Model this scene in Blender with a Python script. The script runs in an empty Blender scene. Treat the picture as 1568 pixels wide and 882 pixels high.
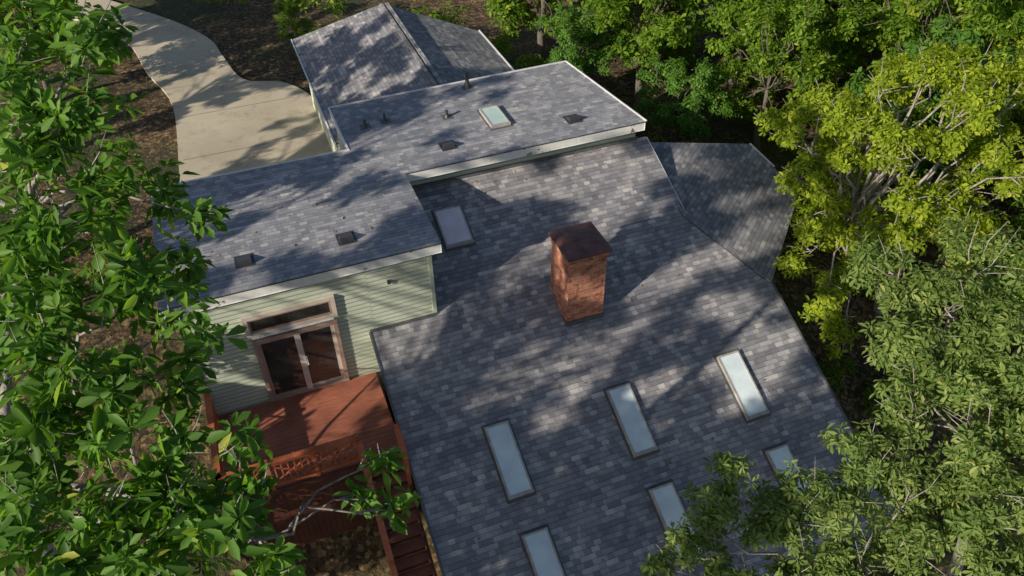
import bpy, math, numpy as np
from mathutils import Vector, Matrix
S=bpy.context.scene
C=S.collection
rng=np.random.default_rng(7)
SUN=Vector((-0.93*math.cos(math.radians(24)),-0.37*math.cos(math.radians(24)),math.sin(math.radians(24)))).normalized()

# ------------------------------------------------------------------ materials
def newmat(name):
    m=bpy.data.materials.new(name);m.use_nodes=True
    nt=m.node_tree;nt.nodes.clear()
    out=nt.nodes.new('ShaderNodeOutputMaterial')
    b=nt.nodes.new('ShaderNodeBsdfPrincipled');nt.links.new(b.outputs[0],out.inputs[0])
    return m,nt,b,out
def N(nt,t,**k):
    n=nt.nodes.new(t)
    for a,v in k.items(): setattr(n,a,v)
    return n
def L(nt,a,b): nt.links.new(a,b)
def ramp(nt,fac,stops):
    r=nt.nodes.new('ShaderNodeValToRGB');cr=r.color_ramp
    while len(cr.elements)<len(stops): cr.elements.new(0.5)
    for e,(p,c) in zip(cr.elements,stops):
        e.position=p;e.color=(c[0],c[1],c[2],1) if isinstance(c,(tuple,list)) else (c,c,c,1)
    L(nt,fac,r.inputs[0]);return r.outputs[0]
def mixc(nt,fac,a,b,mode='MIX'):
    m=nt.nodes.new('ShaderNodeMix');m.data_type='RGBA';m.blend_type=mode
    if isinstance(fac,(int,float)): m.inputs[0].default_value=fac
    else: L(nt,fac,m.inputs[0])
    for s,v in ((m.inputs[6],a),(m.inputs[7],b)):
        if isinstance(v,(tuple,list)): s.default_value=(v[0],v[1],v[2],1)
        else: L(nt,v,s)
    return m.outputs[2]
def noise(nt,vec,scale,detail=4,rough=.6):
    n=N(nt,'ShaderNodeTexNoise');n.inputs['Scale'].default_value=scale;n.inputs['Detail'].default_value=detail
    n.inputs['Roughness'].default_value=rough
    if vec is not None: L(nt,vec,n.inputs['Vector'])
    return n.outputs['Fac']
def bump(nt,b,h,strength=.5,dist=.02):
    n=N(nt,'ShaderNodeBump');n.inputs['Strength'].default_value=strength;n.inputs['Distance'].default_value=dist
    L(nt,h,n.inputs['Height']);L(nt,n.outputs[0],b.inputs['Normal'])
def coords(nt): return nt.nodes.new('ShaderNodeTexCoord')

def mth(nt,op,a,b_=None,c=None):
    n=N(nt,'ShaderNodeMath',operation=op)
    for i,v in enumerate((a,b_,c)):
        if v is None: continue
        if isinstance(v,(int,float)): n.inputs[i].default_value=v
        else: L(nt,v,n.inputs[i])
    return n.outputs[0]
def shingle_mat(name,dark,light,warm,row=.137):
    """laminated architectural shingles: every course is cut into tabs of random width and tone"""
    m,nt,b,o=newmat(name);tc=coords(nt);uv=tc.outputs['UV']
    sx=N(nt,'ShaderNodeSeparateXYZ');L(nt,uv,sx.inputs[0])
    wob=mth(nt,'MULTIPLY_ADD',noise(nt,uv,1.1,2),.02,sx.outputs[1])
    dv=mth(nt,'DIVIDE',wob,row);fl=mth(nt,'FLOOR',dv);fr=mth(nt,'FRACT',dv)
    def tabs(width,k1):
        x=mth(nt,'DIVIDE',sx.outputs[0],width)
        w=mth(nt,'MULTIPLY_ADD',fl,k1,x)
        v=N(nt,'ShaderNodeTexVoronoi',voronoi_dimensions='1D');v.inputs['Scale'].default_value=1;v.inputs['Randomness'].default_value=1
        L(nt,w,v.inputs['W']);sp=N(nt,'ShaderNodeSeparateColor');L(nt,v.outputs['Color'],sp.inputs[0])
        e=N(nt,'ShaderNodeTexVoronoi',voronoi_dimensions='1D',feature='DISTANCE_TO_EDGE');e.inputs['Scale'].default_value=1;e.inputs['Randomness'].default_value=1
        L(nt,w,e.inputs['W'])
        return sp.outputs[0],e.outputs['Distance']
    t1,e1=tabs(.19,17.317);t2,e2=tabs(.95,41.93)
    s=mth(nt,'MULTIPLY_ADD',t1,.66,mth(nt,'MULTIPLY',t2,.34))
    mid=tuple(d*.6+l*.4 for d,l in zip(dark,light))
    col=ramp(nt,s,[(0.05,dark),(.5,mid),(.82,light),(.98,warm)])
    big=noise(nt,uv,.35,5,.6)
    col=mixc(nt,.8,col,ramp(nt,big,[(.3,(.72,.74,.78)),(.7,(1.15,1.1,1.05))]),'MULTIPLY')
    gr=noise(nt,uv,60,3,.8)
    col=mixc(nt,.7,col,ramp(nt,gr,[(.25,(.4,.4,.4)),(.75,(1.55,1.55,1.55))]),'MULTIPLY')
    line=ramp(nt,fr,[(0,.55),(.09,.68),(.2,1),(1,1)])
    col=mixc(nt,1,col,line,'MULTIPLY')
    edge=ramp(nt,e1,[(0,.76),(.05,1)])
    col=mixc(nt,1,col,edge,'MULTIPLY')
    st=ramp(nt,noise(nt,uv,2.2,8,.75),[(.54,0),(.75,.5)])
    col=mixc(nt,st,col,(.16,.14,.115))
    L(nt,col,b.inputs['Base Color']);b.inputs['Roughness'].default_value=.9
    b.inputs['Specular IOR Level'].default_value=.3
    h=mth(nt,'MULTIPLY_ADD',s,.8,mth(nt,'MULTIPLY',fr,-.7))
    h=mth(nt,'MULTIPLY_ADD',gr,.4,h)
    bump(nt,b,h,1,.016)
    return m
M_SH=shingle_mat('shingles',(.215,.218,.25),(.49,.482,.505),(.68,.65,.62))
M_SH2=shingle_mat('shingles_low',(.26,.272,.315),(.50,.505,.54),(.66,.645,.62))

def simple(name,col,rough=.6,nscale=6,var=.25,bumpd=0,metal=0):
    m,nt,b,o=newmat(name);tc=coords(nt)
    f=noise(nt,tc.outputs['Object'],nscale,6,.65)
    lo=tuple(c*(1-var) for c in col);hi=tuple(min(1,c*(1+var)) for c in col)
    L(nt,ramp(nt,f,[(.3,lo),(.7,hi)]),b.inputs['Base Color'])
    b.inputs['Roughness'].default_value=rough;b.inputs['Metallic'].default_value=metal
    if bumpd: bump(nt,b,noise(nt,tc.outputs['Object'],nscale*8,3),.5,bumpd)
    return m
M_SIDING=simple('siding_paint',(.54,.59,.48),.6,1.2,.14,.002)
M_LAPSHADOW=simple('siding_lap_shadow',(.26,.29,.23),.8,3,.3)  # darker siding colour painting the shadow line under each lap
def trim_mat():
    m,nt,b,o=newmat('white_trim');tc=coords(nt);ob=tc.outputs['Object']
    f=noise(nt,ob,2.3,7,.75)
    peel=ramp(nt,f,[(.61,0),(.64,1)])
    base=ramp(nt,noise(nt,ob,5,5),[(.3,(.76,.76,.74)),(.7,(.9,.9,.88))])
    L(nt,mixc(nt,peel,base,(.18,.11,.08)),b.inputs['Base Color']);b.inputs['Roughness'].default_value=.55
    return m
M_TRIM=trim_mat()
M_WHITE=simple('white_metal_edge',(.78,.79,.8),.4,9,.15)
M_DARKEDGE=simple('dark_drip_edge',(.035,.032,.035),.5,4,.3)
M_FRAME=simple('skylight_frame',(.45,.42,.39),.4,6,.3,0)
M_BRONZE=simple('door_frame_taupe',(.38,.26,.22),.5,5,.15)
M_DOORW=simple('door_stile',(.62,.54,.47),.5,5,.12)
M_VENT=simple('vent_metal',(.05,.053,.065),.45,8,.3)
M_FLASH=simple('flashing',(.12,.12,.13),.45,6,.3)
M_CAP=simple('chimney_cap_brown_metal',(.155,.07,.062),.42,3.5,.45,.004)
def glass_mat(name,col,rough,var=.12,dirt=.35):
    m,nt,b,o=newmat(name);tc=coords(nt)
    f=noise(nt,tc.outputs['Object'],1.7,5)
    c=ramp(nt,f,[(.3,tuple(c*(1-var) for c in col)),(.7,tuple(min(1,c*(1+var)) for c in col))])
    d=ramp(nt,noise(nt,tc.outputs['Object'],14,6,.8),[(.6,0),(.8,dirt)])
    L(nt,mixc(nt,d,c,tuple(q*.6 for q in col)),b.inputs['Base Color'])
    b.inputs['Roughness'].default_value=rough
    b.inputs['IOR'].default_value=1.5
    b.inputs['Coat Weight'].default_value=1;b.inputs['Coat Roughness'].default_value=.05
    return m
M_SKYGLASS=glass_mat('skylight_glass',(.76,.87,.96),.25)
M_SKYPINK=glass_mat('skylight_glass_pink',(.9,.80,.87),.3)
M_SKYGREEN=glass_mat('skylight_glass_green',(.62,.80,.74),.3)
M_GLASS=glass_mat('window_glass',(.035,.037,.035),.05,.5)

def brick_mat():
    m,nt,b,o=newmat('red_brick');tc=coords(nt);uv=tc.outputs['UV']
    t=N(nt,'ShaderNodeTexBrick');L(nt,uv,t.inputs['Vector'])
    t.inputs['Color1'].default_value=(.44,.11,.055,1);t.inputs['Color2'].default_value=(.74,.33,.20,1)
    t.inputs['Mortar'].default_value=(.46,.40,.35,1);t.inputs['Scale'].default_value=1
    t.inputs['Mortar Size'].default_value=.009;t.inputs['Mortar Smooth'].default_value=.2
    t.inputs['Brick Width'].default_value=.23;t.inputs['Row Height'].default_value=.088
    d=ramp(nt,noise(nt,uv,3.4,6,.75),[(.36,(.32,.25,.25)),(.52,(1.1,1.02,.95))])
    c=mixc(nt,.85,t.outputs['Color'],d,'MULTIPLY')
    L(nt,c,b.inputs['Base Color']);b.inputs['Roughness'].default_value=.85
    bump(nt,b,mth(nt,'SUBTRACT',1.0,t.outputs['Fac']),.8,.012)
    return m
M_BRICK=brick_mat()
def wood_mat(name,c1,c2):
    m,nt,b,o=newmat(name);tc=coords(nt)
    mp=N(nt,'ShaderNodeMapping');mp.inputs['Scale'].default_value=(1.5,14,14);L(nt,tc.outputs['Object'],mp.inputs['Vector'])
    f=noise(nt,mp.outputs[0],1.6,6,.7)
    big=noise(nt,tc.outputs['Object'],1.3,4)
    c=ramp(nt,f,[(.25,c1),(.75,c2)])
    c=mixc(nt,.7,c,ramp(nt,big,[(.3,(.5,.5,.5)),(.7,(1.25,1.2,1.15))]),'MULTIPLY')
    L(nt,c,b.inputs['Base Color']);b.inputs['Roughness'].default_value=.6
    bump(nt,b,f,.4,.004)
    return m
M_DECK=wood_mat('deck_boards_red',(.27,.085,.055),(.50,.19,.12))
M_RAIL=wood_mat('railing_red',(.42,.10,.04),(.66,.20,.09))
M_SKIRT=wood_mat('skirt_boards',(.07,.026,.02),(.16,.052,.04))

def concrete():
    m,nt,b,o=newmat('concrete');tc=coords(nt);ob=tc.outputs['Object']
    a=noise(nt,ob,.25,6,.6);g=noise(nt,ob,30,3)
    c=ramp(nt,a,[(.3,(.48,.42,.32)),(.7,(.70,.61,.47))])
    c=mixc(nt,.4,c,ramp(nt,g,[(.3,(.75,.75,.75)),(.7,(1.15,1.15,1.15))]),'MULTIPLY')
    st=noise(nt,ob,1.1,8,.75)
    c=mixc(nt,ramp(nt,st,[(.52,0),(.7,.6)]),c,(.22,.175,.12))
    L(nt,c,b.inputs['Base Color']);b.inputs['Roughness'].default_value=.9
    bump(nt,b,g,.3,.006);return m
M_CONC=concrete()
def floor_mat():
    m,nt,b,o=newmat('forest_floor');tc=coords(nt);ob=tc.outputs['Object']
    v=N(nt,'ShaderNodeTexVoronoi');v.inputs['Scale'].default_value=9;L(nt,ob,v.inputs['Vector'])
    sp=N(nt,'ShaderNodeSeparateColor');L(nt,v.outputs['Color'],sp.inputs[0])
    c=ramp(nt,sp.outputs[0],[(0,(.04,.027,.015)),(.5,(.11,.07,.036)),(.85,(.25,.165,.08)),(1,(.38,.28,.15))])
    p=ramp(nt,noise(nt,ob,.5,6),[(.35,(.4,.42,.38)),(.65,(1.1,1.05,1))])
    c=mixc(nt,.9,c,p,'MULTIPLY')
    mo=ramp(nt,noise(nt,ob,.22,5),[(.5,0),(.62,.75)])
    c=mixc(nt,mo,c,(.035,.055,.017))
    L(nt,c,b.inputs['Base Color']);b.inputs['Roughness'].default_value=.95
    bump(nt,b,noise(nt,ob,14,5),1,.06);return m
M_FLOOR=floor_mat()
def bark(name,c1,c2):
    m,nt,b,o=newmat(name);tc=coords(nt)
    mp=N(nt,'ShaderNodeMapping');mp.inputs['Scale'].default_value=(6,6,1.6);L(nt,tc.outputs['Object'],mp.inputs['Vector'])
    f=noise(nt,mp.outputs[0],2.5,7,.7)
    L(nt,ramp(nt,f,[(.3,c1),(.62,c2)]),b.inputs['Base Color']);b.inputs['Roughness'].default_value=.9
    bump(nt,b,f,.8,.03);return m
M_BARK=bark('bark_grey',(.12,.10,.085),(.44,.41,.38))
M_BARKD=bark('bark_dark',(.05,.04,.03),(.2,.175,.15))
def leaf_mat(name,stops,trans=.4,rough=.5,spec=.25):
    m,nt,b,o=newmat(name)
    at=N(nt,'ShaderNodeAttribute',attribute_name='tone')
    col=ramp(nt,at.outputs['Fac'],stops)
    L(nt,col,b.inputs['Base Color']);b.inputs['Roughness'].default_value=rough
    b.inputs['Specular IOR Level'].default_value=spec
    tr=N(nt,'ShaderNodeBsdfTranslucent')
    tcol=mixc(nt,1,col,(1.7,1.7,.6),'MULTIPLY');L(nt,tcol,tr.inputs[0])
    ms=N(nt,'ShaderNodeMixShader');ms.inputs[0].default_value=trans
    L(nt,b.outputs[0],ms.inputs[1]);L(nt,tr.outputs[0],ms.inputs[2]);L(nt,ms.outputs[0],o.inputs[0])
    return m
LEAF_G=leaf_mat('leaf_green',[(0,(.065,.15,.024)),(.5,(.13,.275,.042)),(.9,(.21,.37,.06)),(1,(.42,.45,.08))],.42)
LEAF_Y=leaf_mat('leaf_yellow_green',[(0,(.16,.24,.018)),(.5,(.31,.40,.03)),(.9,(.48,.55,.05)),(1,(.58,.62,.1))],.45)
LEAF_O=leaf_mat('leaf_olive',[(0,(.12,.19,.045)),(.5,(.21,.30,.08)),(.9,(.33,.41,.13)),(1,(.52,.49,.18))],.4)
LEAF_B=leaf_mat('leaf_forest',[(0,(.08,.16,.014)),(.5,(.16,.28,.025)),(.9,(.30,.42,.042)),(1,(.44,.5,.08))],.45)
M_LITTER=simple('dry_leaf',(.30,.20,.10),.8,20,.4)

# ------------------------------------------------------------------ mesh helper
class MB:
    def __init__(s): s.v=[];s.f=[];s.uv=[];s.m=[];s.mats=[]
    def mi(s,m):
        if m not in s.mats: s.mats.append(m)
        return s.mats.index(m)
    def face(s,pts,mat,uvs=None):
        i=len(s.v);s.v+= [tuple(p) for p in pts];s.f.append(tuple(range(i,i+len(pts))))
        if uvs is None:
            p0=Vector(pts[0]);e=(Vector(pts[1])-p0)
            if e.length<1e-9: e=Vector((1,0,0))
            e.normalize();n=Vector((0,0,0))
            for k in range(1,len(pts)-1): n+=(Vector(pts[k])-p0).cross(Vector(pts[k+1])-p0)
            if n.length<1e-12: n=Vector((0,0,1))
            n.normalize();t=n.cross(e)
            uvs=[(Vector(p).dot(e),Vector(p).dot(t)) for p in pts]
        s.uv+=list(uvs);s.m.append(s.mi(mat))
    def box(s,x0,x1,y0,y1,z0,z1,mat,top=None):
        P=lambda x,y,z:(x,y,z)
        s.face([P(x0,y0,z0),P(x1,y0,z0),P(x1,y0,z1),P(x0,y0,z1)],mat)
        s.face([P(x1,y0,z0),P(x1,y1,z0),P(x1,y1,z1),P(x1,y0,z1)],mat)
        s.face([P(x1,y1,z0),P(x0,y1,z0),P(x0,y1,z1),P(x1,y1,z1)],mat)
        s.face([P(x0,y1,z0),P(x0,y0,z0),P(x0,y0,z1),P(x0,y1,z1)],mat)
        s.face([P(x0,y0,z1),P(x1,y0,z1),P(x1,y1,z1),P(x0,y1,z1)],top or mat)
        s.face([P(x0,y1,z0),P(x1,y1,z0),P(x1,y0,z0),P(x0,y0,z0)],mat)
    def beam(s,a,b,w,h,mat,up=(0,0,1)):
        a=Vector(a);b=Vector(b);d=(b-a).normalized();u=Vector(up)
        side=d.cross(u).normalized()*(w/2);u=side.cross(d).normalized()*(h/2)
        c=[a-side-u,a+side-u,a+side+u,a-side+u];e=[p+(b-a) for p in c]
        for i in range(4):
            j=(i+1)%4;s.face([c[i],e[i],e[j],c[j]],mat)
        s.face(c,mat);s.face(e[::-1],mat)
    def tube(s,pts,rad,mat,n=7,cap=True):
        base=len(s.v)
        R=[]
        for i,p in enumerate(pts):
            p=Vector(p)
            d=(Vector(pts[min(i+1,len(pts)-1)])-Vector(pts[max(i-1,0)]))
            if d.length<1e-6: d=Vector((0,0,1))
            d.normalize()
            a=Vector((1,0,0)) if abs(d.x)<.8 else Vector((0,1,0))
            a=(a-d*a.dot(d)).normalized();b=d.cross(a)
            R.append([p+(a*math.cos(2*math.pi*k/n)+b*math.sin(2*math.pi*k/n))*rad[i] for k in range(n)])
        for r in R: s.v+=[tuple(q) for q in r]
        mi=s.mi(mat)
        for i in range(len(pts)-1):
            for k in range(n):
                k2=(k+1)%n
                s.f.append((base+i*n+k,base+i*n+k2,base+(i+1)*n+k2,base+(i+1)*n+k));s.m.append(mi)
                s.uv+=[(k/n,i),(k2/n,i),(k2/n,i+1),(k/n,i+1)]
        if cap:
            s.f.append(tuple(base+(len(pts)-1)*n+k for k in range(n)));s.m.append(mi);s.uv+=[(0,0)]*n
    def build(s,name,parent=None,smooth=False,bevel=0):
        me=bpy.data.meshes.new(name);me.from_pydata(s.v,[],s.f)
        for m in s.mats: me.materials.append(m)
        me.polygons.foreach_set('material_index',s.m)
        if smooth: me.polygons.foreach_set('use_smooth',[True]*len(s.f))
        ul=me.uv_layers.new(name='UVMap');ul.data.foreach_set('uv',np.array(s.uv,dtype=np.float32).ravel())
        me.update();o=bpy.data.objects.new(name,me);C.objects.link(o)
        if parent: o.parent=parent
        if bevel:
            bm=o.modifiers.new('b','BEVEL');bm.width=bevel;bm.segments=2;bm.limit_method='ANGLE'
        return o
def empty(name,loc=(0,0,0)):
    o=bpy.data.objects.new(name,None);o.location=loc;o.empty_display_size=.3;C.objects.link(o);return o

# ------------------------------------------------------------------ terrain
def ground_z(x,y):
    t=min(max((y-7)/13,0),1);t=t*t*(3-2*t)
    z=-0.6+4.1*t
    z-=max(0,min(1,(x-13)/6))*1.2*min(1,max(0,(26-y)/8))
    return z
def terrain():
    xs=np.concatenate([[-400,-150,-80],np.arange(-45,61,1.5),[90,160,400]])
    ys=np.concatenate([[-400,-150,-60],np.arange(-30,76,1.5),[110,180,400]])
    v=[];f=[]
    for y in ys:
        for x in xs:
            z=ground_z(x,y)
            onpad=( -6<x<12 and 19<y<46)
            if not onpad: z+=.18*math.sin(x*.5+1)*math.cos(y*.4)+.06*math.sin(x*1.7+y*1.3)
            else: z-=.02
            v.append((x,y,z))
    nx=len(xs)
    for j in range(len(ys)-1):
        for i in range(nx-1):
            a=j*nx+i;f.append((a,a+1,a+1+nx,a+nx))
    me=bpy.data.meshes.new('forest_ground');me.from_pydata(v,[],f);me.materials.append(M_FLOOR)
    me.polygons.foreach_set('use_smooth',[True]*len(f))
    o=bpy.data.objects.new('forest_ground',me);C.objects.link(o)
terrain()
def catmull(P,n=6):
    out=[];m=len(P)
    for i in range(m):
        p0,p1,p2,p3=[np.array(P[(i+k-1)%m],float) for k in range(4)]
        for t in np.linspace(0,1,n,endpoint=False):
            out.append(tuple(.5*((2*p1)+(-p0+p2)*t+(2*p0-5*p1+4*p2-p3)*t*t+(-p0+3*p1-3*p2+p3)*t**3)))
    return out
def driveway():
    P=[(-4.3,42.2),(-3.4,38),(-2.5,34.3),(-2.6,28.2),(-2.6,23.5),(2.6,23.5),(3.1,26),(3.2,29.3),(3.16,32.6),(2.2,34.6),(.6,35.6),(.0,38.4),(-.4,40.6),(-1.9,43.6),(-5,48),(-8.5,53),(-11,51),(-7,46.5)]
    pts=catmull(P,5);b=MB();zt=3.6
    b.face([(x,y,zt) for x,y in pts],M_CONC)
    n=len(pts)
    for i in range(n):
        a=pts[i];c=pts[(i+1)%n];b.face([(a[0],a[1],zt-.25),(c[0],c[1],zt-.25),(c[0],c[1],zt),(a[0],a[1],zt)],M_CONC)
    for y in (26,29.5,33): b.box(-2.4,3.0 if y<32 else 2.4,y,y+.03,zt+.001,zt+.004,M_FLASH)
    b.build('concrete_driveway')
driveway()

# ------------------------------------------------------------------ house
H=empty('house')
def zM(y): return 5.35+.423*(y-15.72)
def zR(x,y): return 5.80-.25*(x-11.75)+.285*(y-16.8)
def roof(name,pts,zf,uvf,th,mtop,mside,parent,lip=.035):
    """shingle skin (dark thin edge) over a trim board"""
    b=MB();n=len(pts)
    b.face([(x,y,zf(x,y)) for x,y in pts],mtop,[uvf(x,y) for x,y in pts])
    for i in range(n):
        a=pts[i];c=pts[(i+1)%n]
        za=zf(*a);zc=zf(*c)
        b.face([(a[0],a[1],za-lip),(c[0],c[1],zc-lip),(c[0],c[1],zc),(a[0],a[1],za)],M_DARKEDGE)
        d=Vector((c[0]-a[0],c[1]-a[1],0)).normalized();nrm=Vector((-d.y,d.x,0))*.015
        A=(a[0]+nrm.x,a[1]+nrm.y);Cc=(c[0]+nrm.x,c[1]+nrm.y)
        b.face([(a[0],a[1],za-lip),(A[0],A[1],za-lip),(Cc[0],Cc[1],zc-lip),(c[0],c[1],zc-lip)],M_DARKEDGE)
        b.face([(A[0],A[1],za-th),(Cc[0],Cc[1],zc-th),(Cc[0],Cc[1],zc-lip),(A[0],A[1],za-lip)],mside)
    b.face([(x,y,zf(x,y)-th+.002) for x,y in pts][::-1],mside)
    return b.build(name,parent)
k=math.sqrt(1+.423**2)
XL=-2.78
roof('main_roof',[(1.82,7.4),(13.17,7.4),(13.2,14.14),(11.75,16.8),(11.75,19.42),(3.55,19.42),(3.55,15.70),(1.82,15.70)],lambda x,y:zM(y),lambda x,y:(x,y*k),.22,M_SH,M_TRIM,H)
roof('upper_roof',[(XL,15.6),(3.92,15.6),(3.92,19.0),(11.44,19.02),(10.86,23.69),(2.70,23.55),(2.73,20.83),(XL+.05,20.9)],lambda x,y:7.71,lambda x,y:(x,y),.29,M_SH2,M_TRIM,H,.03)
gu=Vector((.75,.66)).normalized();gd=Vector((-.66,.75)).normalized()
roof('right_wing_roof',[(11.6,16.6),(13.15,14.05),(16.4,17.3),(16.3,18.6),(15.95,19.66),(11.6,19.62)],zR,lambda x,y:(x*gu.x+y*gu.y,(x*gd.x+y*gd.y)*1.07),.2,M_SH,M_TRIM,H)
b=MB()
b.beam((2.70,23.57,7.72),(10.87,23.71,7.72),.05,.04,M_WHITE)
b.beam((2.70,23.55,7.72),(2.73,20.86,7.72),.05,.04,M_WHITE)
b.beam((XL+.05,20.9,7.72),(2.76,20.84,7.72),.05,.04,M_WHITE)
b.beam((11.47,19.04,7.72),(10.88,23.7,7.72),.04,.04,M_WHITE)
b.beam((11.765,16.85,zM(16.85)-.03),(11.765,19.4,zM(19.4)-.03),.02,.05,M_WHITE)
b.beam((13.2,7.42,zM(7.42)+.005),(13.22,14.1,zM(14.1)+.005),.05,.05,M_FLASH)
b.beam((1.81,7.42,zM(7.42)+.004),(1.81,15.68,zM(15.68)+.004),.05,.05,M_FLASH)
b.beam((16.31,18.6,zR(16.3,18.6)+.01),(15.97,19.66,zR(15.95,19.66)+.01),.04,.04,M_WHITE)
b.build('roof_edges',H)
b=MB()
b.beam((1.82,15.66,zM(15.66)+.05),(3.6,15.66,zM(15.66)+.05),.02,.1,M_FLASH)
b.beam((3.6,19.37,zM(19.37)+.05),(11.4,19.37,zM(19.37)+.05),.02,.1,M_FLASH)
b.build('step_flashing',H)

def siding(b,p0,p1,z0a,z1a,out,z0b=None,z1b=None,ex=.135):
    """vertical wall from p0 to p1 (xy) with lapped clapboards facing 'out' (xy)"""
    z0b=z0a if z0b is None else z0b;z1b=z1a if z1b is None else z1b
    o=Vector((out[0],out[1],0))
    zlo=min(z0a,z0b);zhi=max(z1a,z1b)
    a=Vector((p0[0],p0[1],0));c=Vector((p1[0],p1[1],0))
    z=zlo
    while z<zhi-1e-4:
        zt=min(z+ex,zhi)
        def clip(t,zz):
            lo=z0a+(z0b-z0a)*t;hi=z1a+(z1b-z1a)*t;return min(max(zz,lo),hi)
        n=1 if (z0a==z0b and z1a==z1b) else 24
        for i in range(n):
            t0=i/n;t1=(i+1)/n;q0=a.lerp(c,t0);q1=a.lerp(c,t1);tm=(t0+t1)/2
            zb=clip(tm,z);zu=clip(tm,zt)
            if zu-zb<.003: continue
            V=lambda q,d,zz: tuple(q+o*d+Vector((0,0,zz)))
            zm=max(zb,zu-.036)
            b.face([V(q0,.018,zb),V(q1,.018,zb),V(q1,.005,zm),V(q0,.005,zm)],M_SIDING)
            b.face([V(q0,.005,zm),V(q1,.005,zm),V(q1,.003,zu),V(q0,.003,zu)],M_LAPSHADOW)
            b.face([V(q0,0,zb),V(q1,0,zb),V(q1,.018,zb),V(q0,.018,zb)],M_LAPSHADOW)
        z+=ex
b=MB()
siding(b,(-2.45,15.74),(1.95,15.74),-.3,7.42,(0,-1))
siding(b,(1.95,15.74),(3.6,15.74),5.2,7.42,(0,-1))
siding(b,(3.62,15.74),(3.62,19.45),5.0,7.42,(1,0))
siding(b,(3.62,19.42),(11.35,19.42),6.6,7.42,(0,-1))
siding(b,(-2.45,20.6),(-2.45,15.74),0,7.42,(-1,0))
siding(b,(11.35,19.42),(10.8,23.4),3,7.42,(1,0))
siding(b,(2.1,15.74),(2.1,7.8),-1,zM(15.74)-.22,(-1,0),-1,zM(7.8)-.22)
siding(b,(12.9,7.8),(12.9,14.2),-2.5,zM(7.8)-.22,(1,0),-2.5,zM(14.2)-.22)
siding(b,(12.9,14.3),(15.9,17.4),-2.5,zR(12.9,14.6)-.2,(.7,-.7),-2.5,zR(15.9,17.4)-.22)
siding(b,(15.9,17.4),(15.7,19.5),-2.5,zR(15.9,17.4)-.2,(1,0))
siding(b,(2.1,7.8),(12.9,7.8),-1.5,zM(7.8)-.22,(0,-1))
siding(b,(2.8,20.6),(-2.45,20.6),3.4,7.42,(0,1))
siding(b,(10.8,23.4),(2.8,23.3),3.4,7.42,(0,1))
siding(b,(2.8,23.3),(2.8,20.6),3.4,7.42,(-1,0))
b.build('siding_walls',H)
b=MB()
b.box(3.56,3.66,15.69,15.78,5.3,7.42,M_SIDING)
b.box(-2.52,-2.42,15.69,15.78,-.3,7.42,M_SIDING)
b.box(2.05,2.15,7.74,7.84,-1,zM(7.8)-.2,M_TRIM)
b.build('corner_boards',H)
b=MB();b.box(2.46,2.54,15.65,15.72,6.78,6.88,M_VENT);b.build('wall_lamp',H,bevel=.01)

b=MB();y=15.71
def frame(b,x0,x1,z0,z1,w,yf,d,mat):
    b.box(x0,x0+w,yf-d,yf,z0,z1,mat);b.box(x1-w,x1,yf-d,yf,z0,z1,mat)
    b.box(x0+w,x1-w,yf-d,yf,z1-w,z1,mat);b.box(x0+w,x1-w,yf-d,yf,z0,z0+w,mat)
frame(b,-1.05,1.05,3.86,6.08,.1,y,.09,M_BRONZE)
frame(b,-.95,.06,3.96,5.98,.075,y-.015,.05,M_BRONZE)
frame(b,-.02,.95,3.96,5.98,.09,y-.005,.02,M_DOORW)
b.box(-.06,.09,y-.085,y-.066,3.96,5.98,M_DOORW)
b.face([(-.9,y-.03,4),( .04,y-.03,4),(.04,y-.03,5.95),(-.9,y-.03,5.95)],M_GLASS)
b.face([(.05,y-.012,4),(.9,y-.012,4),(.9,y-.012,5.95),(.05,y-.012,5.95)],M_GLASS)
b.box(.1,.13,y-.12,y-.085,4.85,5.15,M_WHITE)
b.build('patio_door',H)
b=MB()
frame(b,-1.14,1.1,6.19,6.86,.11,y,.08,M_DOORW)
frame(b,-1.03,.99,6.3,6.75,.05,y-.01,.05,M_BRONZE)
b.box(-1.03,.99,y-.105,y-.082,6.15,6.188,M_WHITE)
b.face([(-1.0,y-.025,6.32),(.97,y-.025,6.32),(.97,y-.025,6.73),(-1.0,y-.025,6.73)],M_GLASS)
b.build('transom_window',H)

def skylight(name,x0,x1,y0,y1,zf,slope,glass,parent):
    kk=math.sqrt(1+slope**2);n=Vector((0,-slope/kk,1/kk))
    b=MB();h=.11;w=.045
    def bar(xa,xb,ya,yb,h0,h1,mat,top=None):
        P=lambda x,y,hh: tuple(Vector((x,y,zf(y)))+n*hh)
        lo=[P(xa,ya,h0),P(xb,ya,h0),P(xb,yb,h0),P(xa,yb,h0)];hi=[P(xa,ya,h1),P(xb,ya,h1),P(xb,yb,h1),P(xa,yb,h1)]
        for i in range(4):
            j=(i+1)%4;b.face([lo[i],lo[j],hi[j],hi[i]],mat)
        b.face(hi,top or mat)
    bar(x0-.06,x1+.06,y0-.1,y1+.08,.004,.016,M_FLASH)
    bar(x0,x0+w,y0,y1,0,h,M_FRAME);bar(x1-w,x1,y0,y1,0,h,M_FRAME)
    bar(x0+w,x1-w,y0,y0+w,0,h,M_FRAME);bar(x0+w,x1-w,y1-w,y1,0,h+.01,M_FRAME)
    bar(x0+w,x1-w,y0+w,y1-w,0,h-.012,M_FRAME,glass)
    bar(x0-.01,x1+.01,y0-.03,y0,-.0,h+.012,M_FRAME)
    return b.build(name,parent)
for i,(x0,x1,y0,y1) in enumerate([(3.82,4.46,10.88,12.58),(7.2,7.86,10.9,12.58),(10.52,11.18,10.88,12.56),(3.82,4.46,8.32,10.03),(7.22,7.86,8.36,10.06),(10.58,11.22,8.32,10.02)]):
    skylight('skylight',x0,x1,y0,y1,zM,.423,M_SKYGLASS,H)
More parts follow.
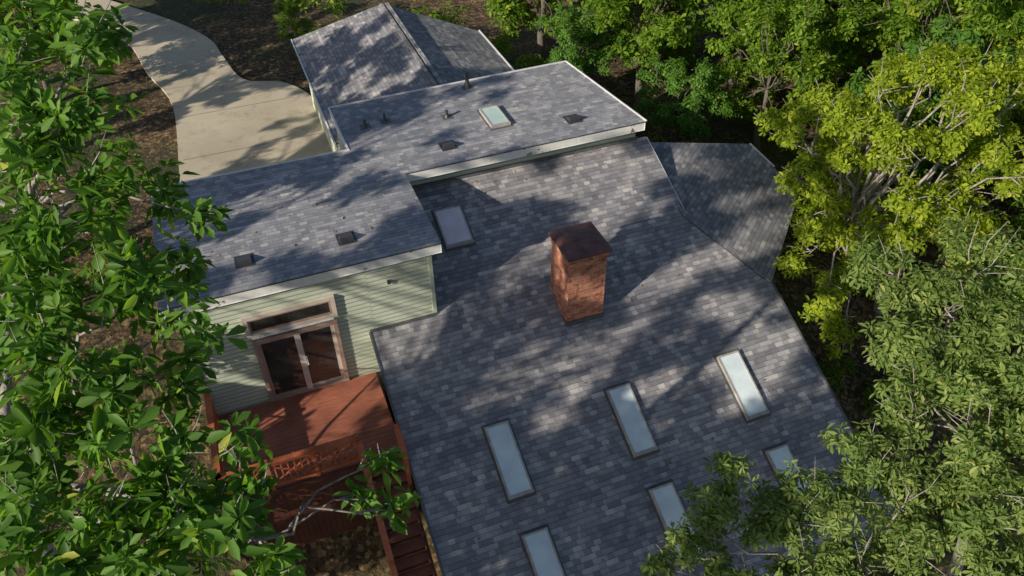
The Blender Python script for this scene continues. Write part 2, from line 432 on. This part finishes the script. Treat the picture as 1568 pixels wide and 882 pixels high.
skylight('skylight_tinted',4.5,5.3,17.4,18.53,zM,.423,M_SKYPINK,H)
skylight('skylight_flat',6.98,7.58,20.4,21.53,lambda y:7.71,0,M_SKYGREEN,H)

b=MB()
b.box(6.9,7.97,14.47,15.6,zM(14.4)-.3,7.13,M_BRICK)
b.box(6.87,8.0,14.44,15.63,6.93,7.06,M_BRICK)
b.box(6.87,8.0,14.44,15.63,zM(14.47)-.2,zM(14.47)+.14,M_FLASH)
z1=7.18;X0,X1,Y0,Y1=6.84,8.07,14.39,15.69
b.box(X0,X1,Y0,Y1,7.1,z1,M_CAP)
cx,cy=(X0+X1)/2,(Y0+Y1)/2
R1=(X0+.3,cy,z1+.07);R2=(X1-.3,cy,z1+.07)
A,B,Cc,D=(X0+.03,Y0+.03,z1+.002),(X1-.03,Y0+.03,z1+.002),(X1-.03,Y1-.03,z1+.002),(X0+.03,Y1-.03,z1+.002)
b.face([A,B,R2,R1],M_CAP);b.face([B,Cc,R2],M_CAP);b.face([Cc,D,R1,R2],M_CAP);b.face([D,A,R1],M_CAP)
b.build('brick_chimney',H)
b=MB()
for x,yy in ((-.73,16.7),(1.76,16.67),(5.47,19.95),(9.46,19.98)):
    z=7.71;w=.17
    b.box(x-w-.06,x+w+.06,yy-w-.06,yy+w+.1,z,z+.012,M_VENT)
    P=[(x-w,yy-w,z),(x+w,yy-w,z),(x+w,yy+w,z),(x-w,yy+w,z)];Q=[(x-w,yy-w,z+.17),(x+w,yy-w,z+.17),(x+w*.9,yy+w,z+.05),(x-w*.9,yy+w,z+.05)]
    for i in range(4):
        j=(i+1)%4;b.face([P[i],P[j],Q[j],Q[i]],M_VENT)
    b.face(Q,M_VENT)
b.build('box_vents',H)
b=MB()
for x,yy,h,r in ((7.16,23.2,.55,.06),(4.13,22.08,.25,.04),(3.5,22.0,.22,.04),(5.96,21.6,.22,.05)):
    b.tube([(x,yy,7.70),(x,yy,7.71+h*.35),(x,yy,7.72+h*.4),(x,yy,7.71+h)],[r*2.2,r*1.3,r,r],M_VENT,10)
    b.box(x-.16,x+.16,yy-.16,yy+.16,7.711,7.722,M_FLASH)
b.build('vent_pipes',H)
roof('porch_roof',[(.2,20.95),(2.7,20.95),(2.7,24.6),(.95,23.9)],lambda x,y:6.0-.12*(y-21),lambda x,y:(x,y),.15,M_SH,M_TRIM,H)

G=empty('garage')
def zGl(x,y): return 7.5-.30*(6.42-x)
def zGr(x,y): return 7.5-.335*(x-6.42)
roof('garage_roof_left',[(2.72,23.62),(6.42,23.66),(6.45,31.7),(2.74,32.3)],zGl,lambda x,y:(y,x*1.045),.2,M_SH,M_TRIM,G)
roof('garage_roof_right',[(6.42,23.68),(10.0,23.7),(10.0,30.4),(6.45,31.7)],zGr,lambda x,y:(y,-x*1.055),.2,M_SH,M_TRIM,G)
b=MB()
b.beam((6.34,23.7,7.535),(6.37,31.6,7.535),.14,.05,M_SH);b.beam((6.56,23.7,7.535),(6.59,31.6,7.535),.14,.05,M_SH)
b.beam((2.70,23.62,zGl(2.72,0)+.01),(2.72,32.3,zGl(2.72,0)+.01),.05,.05,M_WHITE)
b.beam((10.02,23.7,zGr(10,0)+.01),(10.02,30.4,zGr(10,0)+.01),.05,.05,M_WHITE)
b.build('garage_edges',G)
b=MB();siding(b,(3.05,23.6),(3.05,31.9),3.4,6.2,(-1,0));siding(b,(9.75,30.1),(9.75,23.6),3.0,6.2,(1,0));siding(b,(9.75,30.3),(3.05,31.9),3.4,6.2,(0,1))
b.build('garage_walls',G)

# ------------------------------------------------------------------ deck
DK=empty('wooden_deck')
b=MB();zd=3.84
y=12.85
while y<15.6:
    b.box(-2.5,1.78,y,y+.135,zd-.035,zd+rng.uniform(-.002,.002),M_DECK);y+=.142
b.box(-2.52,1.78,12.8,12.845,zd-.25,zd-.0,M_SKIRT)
b.build('deck_boards',DK)
b=MB()
x=-2.48
while x<.7:
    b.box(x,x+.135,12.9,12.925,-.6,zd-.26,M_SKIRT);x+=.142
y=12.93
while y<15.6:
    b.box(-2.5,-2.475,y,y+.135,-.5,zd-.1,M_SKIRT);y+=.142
b.build('skirt_boards',DK)
b=MB()
def railing(b,p,q,z,panels,zq=None):
    zq=z if zq is None else zq
    p=Vector((p[0],p[1],z));q=Vector((q[0],q[1],zq));up=Vector((0,0,1))
    for i in range(panels+1):
        c=p.lerp(q,i/panels);b.beam(c-up*.15,c+up*1.04,.1,.1,M_RAIL,up=(1,0,0))
    b.beam(p+up*.95,q+up*.95,.15,.045,M_RAIL);b.beam(p+up*.86,q+up*.86,.045,.08,M_RAIL);b.beam(p+up*.12,q+up*.12,.045,.08,M_RAIL)
    for i in range(panels):
        a=p.lerp(q,i/panels);c=p.lerp(q,(i+1)/panels)
        L_=(c-a).length;n=max(3,int(L_/.14))
        for j in range(1,n):
            m=a.lerp(c,j/n);b.beam(m+up*.12,m+up*.86,.032,.032,M_RAIL,up=(1,0,0))
        b.beam(a+up*.15,c+up*.84,.032,.032,M_RAIL);b.beam(a+up*.84,c+up*.15,.032,.032,M_RAIL)
railing(b,(-2.45,12.87),(.75,12.87),zd,3)
railing(b,(-2.45,15.6),(-2.45,12.87),zd,2)
railing(b,(1.72,12.87),(1.72,12.2),zd-.1,1,zd-.5)
n=19;rise=.2;run=.26
st=MB()
for i in range(n):
    z=zd-rise*(i+1);yy=12.8-run*i
    if z<ground_z(1,yy)+.05: break
    st.box(.82,1.7,yy-.29,yy-.01,z-.035,z,M_DECK)
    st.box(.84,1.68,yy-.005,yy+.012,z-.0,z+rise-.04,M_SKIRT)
yb=12.8-run*n;zb=zd-rise*(n)
for xs in (.79,1.73):
    st.beam((xs,12.8,zd-.2),(xs,yb,zb-.05),.045,.28,M_SKIRT)
railing(b,(.77,12.8),(.77,yb+.3),zd-.15,4,zb+.1)
st.build('stairs',DK);b.build('railings',DK)

# ------------------------------------------------------------------ foliage
def unit(a): return a/np.maximum(np.linalg.norm(a,axis=-1,keepdims=True),1e-9)
def leaves_mesh(name,Cn,Nn,per,length,wr,mat,r,erange=(-.55,.45),fold=.3):
    n=len(Cn)
    a=np.where(np.abs(Nn[:,[0]])<.8,np.array([[1.,0,0]]),np.array([[0,1.,0]]))
    t1=unit(a-Nn*np.sum(a*Nn,1,keepdims=True));t2=np.cross(Nn,t1)
    th=(np.arange(per)[None,:]*2*math.pi/per+r.uniform(0,6.28,(n,1))+r.normal(0,.28,(n,per)))[...,None]
    rad=np.cos(th)*t1[:,None]+np.sin(th)*t2[:,None]
    e=r.uniform(erange[0],erange[1],(n,per,1))
    d=np.cos(e)*rad+np.sin(e)*Nn[:,None]
    u=np.cos(e)*Nn[:,None]-np.sin(e)*rad
    s=np.cross(d,u)
    ro=r.normal(0,.35,(n,per,1));s,u=np.cos(ro)*s+np.sin(ro)*u,np.cos(ro)*u-np.sin(ro)*s
    Ln=length*r.uniform(.55,1.15,(n,per,1))*r.uniform(.75,1.15,(n,1,1));w=Ln*wr*.5*r.uniform(.8,1.15,(n,per,1))
    c=Cn[:,None]+d*Ln*.12-Nn[:,None]*r.uniform(0,.3,(n,per,1))*length
    V=np.stack([c,c+d*Ln*.35+s*w*.7+u*w*fold,c+d*Ln*.7+s*w+u*w*fold-u*Ln*.05,c+d*Ln-u*Ln*.14,c+d*Ln*.7-s*w+u*w*fold-u*Ln*.05,c+d*Ln*.35-s*w*.7+u*w*fold],axis=2).reshape(-1,3)
    nl=n*per;base=(np.arange(nl)*6)[:,None]
    F=np.concatenate([base+np.array([[0,1,2,3]]),base+np.array([[0,3,4,5]])],1).reshape(-1,4)
    me=bpy.data.meshes.new(name)
    me.vertices.add(len(V));me.vertices.foreach_set('co',V.astype(np.float32).ravel())
    me.loops.add(F.size);me.loops.foreach_set('vertex_index',F.astype(np.int32).ravel())
    me.polygons.add(len(F));me.polygons.foreach_set('loop_start',np.arange(0,F.size,4,dtype=np.int32))
    tone=np.clip(r.normal(.42,.2,(n,1))+r.normal(0,.15,(n,per)),0,1)
    tone=np.where(r.random((n,per))<.01,1,np.minimum(tone,.92))
    at=me.attributes.new('tone','FLOAT','FACE');at.data.foreach_set('value',np.repeat(tone.ravel(),2).astype(np.float32))
    me.materials.append(mat);me.update(calc_edges=True);me.validate()
    return me
def crown_points(lobes,dens,r,sub=5,subr=.5,up=.6):
    Cs=[];Ns=[]
    for (x,y,z,R) in lobes:
        c=np.array([x,y,z])
        n=max(6,int(dens*R*R))
        sc=c+unit(r.normal(0,1,(sub,3)))*R*r.uniform(.35,.85,(sub,1))*np.array([1,1,.75])
        idx=r.integers(0,sub,n)
        o=unit(r.normal(0,1,(n,3)))*(r.random((n,1))**.45)
        P=sc[idx]+o*R*subr*np.array([1,1,.8])
        Cs.append(P);Ns.append(unit(.55*unit(P-c)+np.array([0,0,up])+r.normal(0,.28,(n,3))))
    return np.concatenate(Cs),np.concatenate(Ns)
def tree(name,base,fork,lobes,dens,per,length,wr,leafmat,barkmat,seed,r0=.16,sub=5,subr=.5,twigs=5,hub=None,twr=.012):
    r=np.random.default_rng(seed)
    T=empty(name)
    P,Nn=crown_points(lobes,dens,r,sub,subr)
    me=leaves_mesh(name+'_leaves',P,Nn,per,length,wr,leafmat,r)
    lo=bpy.data.objects.new('foliage',me);C.objects.link(lo);lo.parent=T
    b=MB();base=Vector(base);fork=Vector(fork)
    pts=[];rd=[]
    for i in range(7):
        t=i/6;p=base.lerp(fork,t)+Vector((math.sin(t*5+seed)*.12,math.cos(t*4+seed)*.12,0))*(t*(1-t)*4)
        pts.append(p);rd.append(r0*(1.25-.75*t) if i else r0*1.6)
    b.tube(pts,rd,barkmat,10)
    fork=pts[-1]
    hubs=[fork]+([Vector(h) for h in hub] if hub else [])
    for h in hubs[1:]:
        m=fork.lerp(h,.5)+Vector((r.normal(0,.15),r.normal(0,.15),.1))
        b.tube([fork,m,h],[r0*.45,r0*.33,r0*.22],barkmat,8)
    for (x,y,z,R) in lobes:
        c=Vector((x,y,z));h=min(hubs,key=lambda q:(q-c).length)
        ln=(c-h).length
        q=[h]
        for t in (.25,.5,.75): q.append(h.lerp(c,t)+Vector(r.normal(0,.05*ln,3))+Vector((0,0,.08*ln*math.sin(t*3.14))))
        q.append(c);rb=min(r0*.36,.005+.035*R+.006*ln)
        b.tube(q,[rb,rb*.8,rb*.62,rb*.45,rb*.3],barkmat,6)
        for _ in range(twigs):
            e=c+Vector(unit(r.normal(0,1,3))*R*.95)
            a=q[3].lerp(c,r.uniform(0,1));m=a.lerp(e,.5)+Vector(r.normal(0,.08*R,3))
            b.tube([a,m,e],[twr*1.2,twr,twr*.45],barkmat,5)
    to=b.build('trunk_and_limbs',T,smooth=True)
    return T,me,to.data

# gaps shaped into unseen shade oaks: sun hits these spots of roof, wall, deck, drive
SPOTS=[(x,y,zM(y),r_) for x,y,r_ in [(2.6,15.2,.5),(2.9,13.96,.4),(3.6,14.5,.35),(4.3,13.6,.4),(4.9,15.9,.5),(6.15,16.3,.6),(7.1,16.7,.5),(5.2,14.9,.35),(6.0,14.6,.4),(6.0,13.6,.35),(7.5,13.5,.45),(6.0,12.6,.25),(8.5,13.9,.35),
      (9.7,14.9,.4),(11.1,15.3,.35),(10.4,17.2,.45),(9.1,16.9,.35),(12.2,13.6,.3),(9.0,12.4,.22),(7.0,19.0,.3),(8.3,18.6,.35),(9.9,18.9,.35),(9.6,17.9,.35),(10.9,18.3,.3),(11.6,14.0,.25)]]
SPOTS+=[(x,y,7.71,.36) for x,y in [(3.26,17.9),(1.5,17.85),(1.94,16.7),(0,17),(-1.35,17.2),(1.35,18.9),(4.2,20),(9.6,19.3),(8.9,21.2),(5.8,21.4),(3.3,21.2),(10.2,21.8),(-.5,19.3),(7.2,22.6)]]
SPOTS+=[(x,15.7,z,.3) for x,z in [(2.55,6.6),(2.9,7.0),(-.1,7.2),(1.45,4.65),(-1.7,7.0),(3.2,6.2),(1.8,5.6)]]
SPOTS+=[(.7,15.2,3.84,.35),(.13,14.0,3.84,.35),(1.5,14.7,3.84,.3),(.2,12.9,4.6,.3),(7.5,14.47,5.9,.35),(6.9,15,6.3,.35),(14,17.2,5.35,.3)]
SPOTS+=[(x,y,3.6,.5) for x,y in [(0,30),(-2,36),(1,33.3),(-.8,38.5),(2.5,29),(-3.5,43),(-1.5,32.5),(1.5,27.5),(-.3,35),(4.6,28)]]
SP=np.array(SPOTS);SV=np.array(SUN)
def lets_sun_through(x,y,z,R,k=.95):
    d=np.array([x,y,z])-SP[:,:3];t=d@SV
    dist=np.linalg.norm(d-t[:,None]*SV,axis=1)
    return not np.any((t>0)&(dist<R*k+SP[:,3]*.8))

LT=[(-1.95,10,16.35,.62),(-1.3,9.75,16.3,.5),(-2.0,9.04,16.0,.6),(-1.42,8.8,15.95,.45),(-2.1,8.6,15.5,.6),(-1.5,8.33,15.5,.45),(-.95,8.35,15.05,.36),(-.56,7.6,15.1,.2),
(-2.2,7.7,15.3,.6),(-1.5,7.45,15.3,.55),(-1.05,7.9,14.4,.42),(-2.3,7.3,14.8,.6),(-1.6,7.05,14.8,.55),(-.98,6.65,14.55,.38),(-2.3,6.45,14.6,.55),(-1.65,6.2,14.6,.5),(-1.1,6.3,14.2,.34),
(-2.5,6.1,14.15,.55),(-1.85,5.85,14.15,.5),(-1.2,5.5,14.1,.40),(-.72,5.35,14.1,.24),(-2.5,5.25,14.05,.5),(-1.9,5.0,14.05,.5),(-1.3,4.8,14.0,.42),(-.9,4.6,14.0,.28),(-2.25,4.85,13.7,.5),(-1.5,4.55,13.65,.5),(-.75,4.15,13.7,.32),
(.5,5.12,13.5,.18),(.52,4.8,13.1,.22),(.28,4.95,13.2,.15),(-2.9,8.2,14.2,.8),(-3.0,6.5,13.3,.8),(-3.2,9.6,15.6,.9),(-1.1,5.1,13.7,.34),(-1.45,5.6,13.6,.4),
(-.62,4.1,13.4,.3),(-.6,4.9,13.9,.22)]
tree('chestnut_oak_tree',(-4.4,7.2,-.6),(-3.4,7.1,12.6),LT,105,7,.225,.42,LEAF_G,M_BARK,11,r0=.17,sub=6,subr=.44,twigs=5,
     hub=[(-2.4,8.6,14.9),(-2.2,6.6,13.9),(-1.7,5.2,13.4),(-.9,4.9,13.2)],twr=.007)
r=np.random.default_rng(5)
UL=[(-3.6+r.normal(0,.8),11.6+r.normal(0,2.0),6.8+r.normal(0,1.5),r.uniform(.6,1)) for _ in range(30)]
UL=[(min(x,-2.4),y,z,R) for x,y,z,R in UL]
UL=[q for q in UL if lets_sun_through(*q,.7)]
tree('understorey_tree',(-3.9,12.5,0),(-3.6,12.0,5),UL,60,7,.24,.42,LEAF_G,M_BARK,21,r0=.13,sub=5,twigs=3)
RT=[(10.2,8.1,10.6,.8),(10.9,7.3,10.2,1.0),(9.9,6.9,9.9,.85),(10.6,6.2,9.6,1.0),(11.6,6.6,9.8,1.1),(11.3,5.2,9.2,1.1),(10.2,5.2,9.1,1.0),(9.6,4.6,8.7,.95),(10.6,4.2,8.6,1.0),(9.2,6.0,9.3,.6),(12.4,8.0,10.2,1.1),(12.3,5.6,9.0,1.2),(9.4,3.9,8.2,.9),(9.4,6.4,9.6,.5)]
tree('olive_green_tree',(13.8,5.6,-1.5),(12.0,6.0,6.9),RT,240,7,.17,.34,LEAF_O,M_BARK,31,r0=.16,sub=10,subr=.38,twigs=8,hub=[(10.6,5.5,8.4),(11.2,7.2,9)],twr=.01)
RL=[(5.75,6.1,8.9,.5),(6.1,6.25,9.2,.4),(6.8,5.4,8.55,.75),(5.0,5.7,8.45,.45),(4.5,5.7,8.1,.35),(7.6,5.4,8.7,.75),(8.3,5.8,9.0,.7),(8.4,4.6,8.2,.9),(7.4,4.5,7.9,.8),(6.3,4.8,7.9,.7),(5.5,5.1,7.9,.65),(8.9,5.1,8.6,.7),(5.4,5.85,8.6,.5),(6.3,5.6,8.6,.6),(7.2,5.7,8.9,.5)]
tree('young_olive_green_tree',(8.2,4.2,-1),(7.6,4.6,6.4),RL,280,7,.155,.34,LEAF_O,M_BARK,41,r0=.12,sub=9,subr=.42,twigs=7,twr=.008)
r=np.random.default_rng(8)
YL=[]
for _ in range(48):
    d=unit(r.normal(0,1,3));rr=r.uniform(.5,1)
    YL.append((18.5+d[0]*3.7*rr,15.3+d[1]*3.3*rr,6.9+d[2]*3.6*rr,r.uniform(.65,1.15)))
YL+=[(15.9,15.6,6.3,.8),(16.4,16.6,6.9,.8),(15.6,14.6,5.6,.8),(15.1,13.4,4.6,.8),(17.4,18.2,7.8,.9),(14.9,15.6,7.2,.8),(14.4,14.6,6.3,.75),(14.9,16.5,8.1,.95),(13.9,13.9,5.4,.65),(14.0,12.8,4.7,.7),(14.3,16.9,8.3,.55),(14.7,12.4,3.6,.7),(14.1,15.4,7.2,.5)]
tree('yellow_green_tree',(19.2,15,-1),(18.6,15.1,3.9),YL,155,7,.18,.42,LEAF_Y,M_BARK,51,r0=.2,sub=8,subr=.42,twigs=5,twr=.015,hub=[(16.3,14.8,5.4)])

def variant(seed,rx,rz,cz,nl):
    r=np.random.default_rng(seed);lb=[]
    for _ in range(nl):
        d=unit(r.normal(0,1,3));rr=r.uniform(.35,1)
        lb.append((d[0]*rx*rr,d[1]*rx*rr,cz+d[2]*rz*rr,r.uniform(.7,1.2)))
    return lb
def place_variants():
    specs=[(61,LEAF_B,3.1,3.4,5.4,34,70,.27),(62,LEAF_B,2.8,3.9,5.8,32,70,.27),(63,LEAF_Y,2.9,3.0,5.0,30,75,.24),(64,LEAF_G,3.3,3.2,5.2,34,65,.28)]
    pos=[(15.6,26.5,0,.95,1),(13.2,31,1,1,2),(19.5,26,0,1.0,4),(17.5,30.5,1,1.1,3),(24,25,2,1.05,2),(22,30,3,1.1,1),(29,22.5,2,1.1,5),(28.5,28,0,1.15,2),(34,25,1,1.2,1),
         (26.5,17.5,2,1.0,3),(23.8,21,0,.95,0),(31,18,2,1.1,2),(22.5,12.0,1,.9,5),(25,9.5,0,.9,1),(13.5,36,3,1,4),(19,35,1,1.1,0),(-8.6,43.5,3,.9,3),(-7.2,36.5,0,.7,1),
         (39,28,0,1.2,2),(18.6,22.4,1,.75,2),(12.9,27.4,3,.55,4),(31,33,3,1.2,0),(25.5,33,1,1.1,2),(36,20,1,1.1,4),(22,17.8,3,.9,1),(28,13,1,1,3),(21.2,23.8,0,.9,5),(26.5,21.3,2,1,1),(15.2,22.9,3,.5,2),(3.4,37.6,1,.3,2)]
    made={}
    for (x,y,v,s,rot) in pos:
        z=ground_z(x,y)-.1
        if v not in made:
            sd,lm,rx,rz,cz,nl,dn,ln=specs[v]
            T,me,tm=tree('forest_tree',(0,0,0),(.1,.1,cz-rz*.5),variant(sd,rx,rz,cz,nl),dn,6,ln,.44,lm,M_BARKD,sd,r0=.17,sub=6,subr=.45,twigs=3,twr=.014)
            made[v]=(me,tm)
        else:
            me,tm=made[v];T=empty('forest_tree')
            for nm,d in (('foliage',me),('trunk_and_limbs',tm)):
                o=bpy.data.objects.new(nm,d);C.objects.link(o);o.parent=T
        T.location=(x,y,z);T.rotation_euler=(0,0,rot);T.scale=(s,s,s)
place_variants()
def shade_tree(seed,cx,cy,cz,rx,ry,rz,nl,dens,lr=(.4,.8)):  # off-camera tree added to cast dappled shade, lobes trimmed around SPOTS
    r=np.random.default_rng(seed);lb=[];tries=0
    while len(lb)<nl and tries<nl*3:
        tries+=1
        d=unit(r.normal(0,1,3));rr=r.uniform(.02,1)**.5
        q=(cx+d[0]*rx*rr,cy+d[1]*ry*rr,cz+d[2]*rz*rr,r.uniform(*lr))
        if not lets_sun_through(*q): q=q[:3]+(.32,)
        if lets_sun_through(*q): lb.append(q)
    tree('unseen_shade_oak',(cx,cy,ground_z(cx,cy)-.2),(cx,cy,cz-rz*.6),lb,dens,6,.34,.5,LEAF_G,M_BARKD,seed,r0=.28,sub=4,subr=.5,twigs=0)
shade_tree(71,-13,7.6,13.8,3.2,4.2,4.8,110,85)
shade_tree(72,-12.5,.0,12.4,3.6,4.2,5.4,95,60,(.7,1.2))
shade_tree(73,-13,14.8,13.8,3.2,3.8,4.2,90,85)
shade_tree(74,-13.5,22,13.0,3.2,3.8,4.2,65,85)
shade_tree(75,-14,29.5,11.5,3.4,3.8,3.8,55,85)
shade_tree(76,-11.5,-6,10.5,3.4,3.6,4.4,55,60,(.8,1.2))
shade_tree(77,-17,37,11.5,3.6,3.8,3.8,50,85)
shade_tree(78,-9.8,9.5,6.6,2.2,4.5,3.2,36,80,(.4,.8))
shade_tree(79,-10.5,2.6,9.4,2.4,2.8,4.4,55,60,(.7,1.1))
shade_tree(80,-19.5,5.0,18.2,3.4,5.0,4.4,80,85)

r=np.random.default_rng(91);sl=[]
for _ in range(90):
    x=r.uniform(13.8,34);y=r.uniform(8,34)
    if x<17.5 and y>13 : continue
    sl.append((x,y,ground_z(x,y)+.5,r.uniform(.6,1.1)))
for _ in range(26):
    x=r.uniform(-7,0.1);y=r.uniform(5,11);sl.append((x,y,ground_z(x,y)+.35,r.uniform(.4,.8)))
for _ in range(16):
    x=r.uniform(-9,-4.6);y=r.uniform(22,42);sl.append((x,y,ground_z(x,y)+.35,r.uniform(.3,.7)))
for x,y,zc,R in [(4.3,35.6,4.6,1.1),(6.2,35.3,5.0,1.2),(8.2,34.6,5.0,1.3),(10.2,33.6,5.0,1.3),(11.6,32,5.0,1.3),(11.8,29.5,4.6,1.2),(12.2,27,4.4,1.1),(3.6,41,4.6,1.0),(1.8,42.6,4.8,1.1),(5.2,39.5,4.8,1.1),(-.2,44.5,4.8,1.1),(12.6,24.6,4.3,1.1),(13.6,22.3,4.2,1.0),(14.6,21.2,3.8,1.0),
    (6.8,34.2,5.4,1.1),(9.0,33.4,5.6,1.1),(4.9,34.6,5.2,1.0)]:
    sl.append((x,y,zc,R))
P,Nn=crown_points(sl,50,r,4,.5)
me=leaves_mesh('undergrowth',P,Nn,6,.26,.42,LEAF_B,r);o=bpy.data.objects.new('undergrowth_shrubs',me);C.objects.link(o)
r=np.random.default_rng(17)
px=r.uniform(2.0,13,300);py=7.6+r.random(300)**1.0*8
cn=np.stack([px,py,5.35+.423*(py-15.72)+.02],1)
px=r.uniform(-2.5,3.8,90);py=r.uniform(15.8,20.7,90);cn=np.concatenate([cn,np.stack([px,py,np.full(90,7.73)],1)])
px=r.uniform(3.7,11,80);py=19.3-np.abs(r.normal(0,.35,80));cn=np.concatenate([cn,np.stack([px,py,5.35+.423*(py-15.72)+.02],1)])
nn=unit(np.tile([[0,-.2,1.]],(len(cn),1))+r.normal(0,.12,(len(cn),3)))
me=leaves_mesh('leaf_litter',cn,nn,1,.10,.5,M_LITTER,r,(-.1,.1));o=bpy.data.objects.new('leaf_litter',me);C.objects.link(o)

# ------------------------------------------------------------------ light, world, camera
w=bpy.data.worlds.new('World');S.world=w;w.use_nodes=True;nt=w.node_tree
bg=nt.nodes['Background'];sk=nt.nodes.new('ShaderNodeTexSky');sk.sky_type='NISHITA';sk.sun_disc=False
sk.sun_elevation=math.radians(24);sk.sun_rotation=math.atan2(SUN.x,SUN.y)%(2*math.pi)
nt.links.new(sk.outputs[0],bg.inputs[0]);bg.inputs[1].default_value=.08
ld=bpy.data.lights.new('sun','SUN');ld.energy=5;ld.angle=math.radians(.5);ld.color=(1,.90,.74)
lo=bpy.data.objects.new('sun',ld);C.objects.link(lo);lo.rotation_euler=SUN.to_track_quat('Z','Y').to_euler();lo.location=(-30,-10,30)

ya,pi_,ro=math.radians(20.27),math.radians(40.8),math.radians(-1.14)
h=Vector((math.sin(ya),math.cos(ya),0));zz=Vector((0,0,1))
Fv=h*math.cos(pi_)-zz*math.sin(pi_);Rv=Vector((math.cos(ya),-math.sin(ya),0));Uv=h*math.sin(pi_)+zz*math.cos(pi_)
R2=Rv*math.cos(ro)+Uv*math.sin(ro);U2=Uv*math.cos(ro)-Rv*math.sin(ro)
cam=bpy.data.cameras.new('camera');co=bpy.data.objects.new('camera',cam);C.objects.link(co)
m=Matrix.Identity(4)
for i in range(3): m[i][0]=R2[i];m[i][1]=U2[i];m[i][2]=-Fv[i]
m[0][3],m[1][3],m[2][3]=0,0,20
co.matrix_world=m
cam.sensor_width=36;cam.lens=1244/1568*36;cam.clip_end=2000;cam.clip_start=.1
S.camera=co
S.view_settings.view_transform='Standard';S.view_settings.look='None';S.view_settings.exposure=0
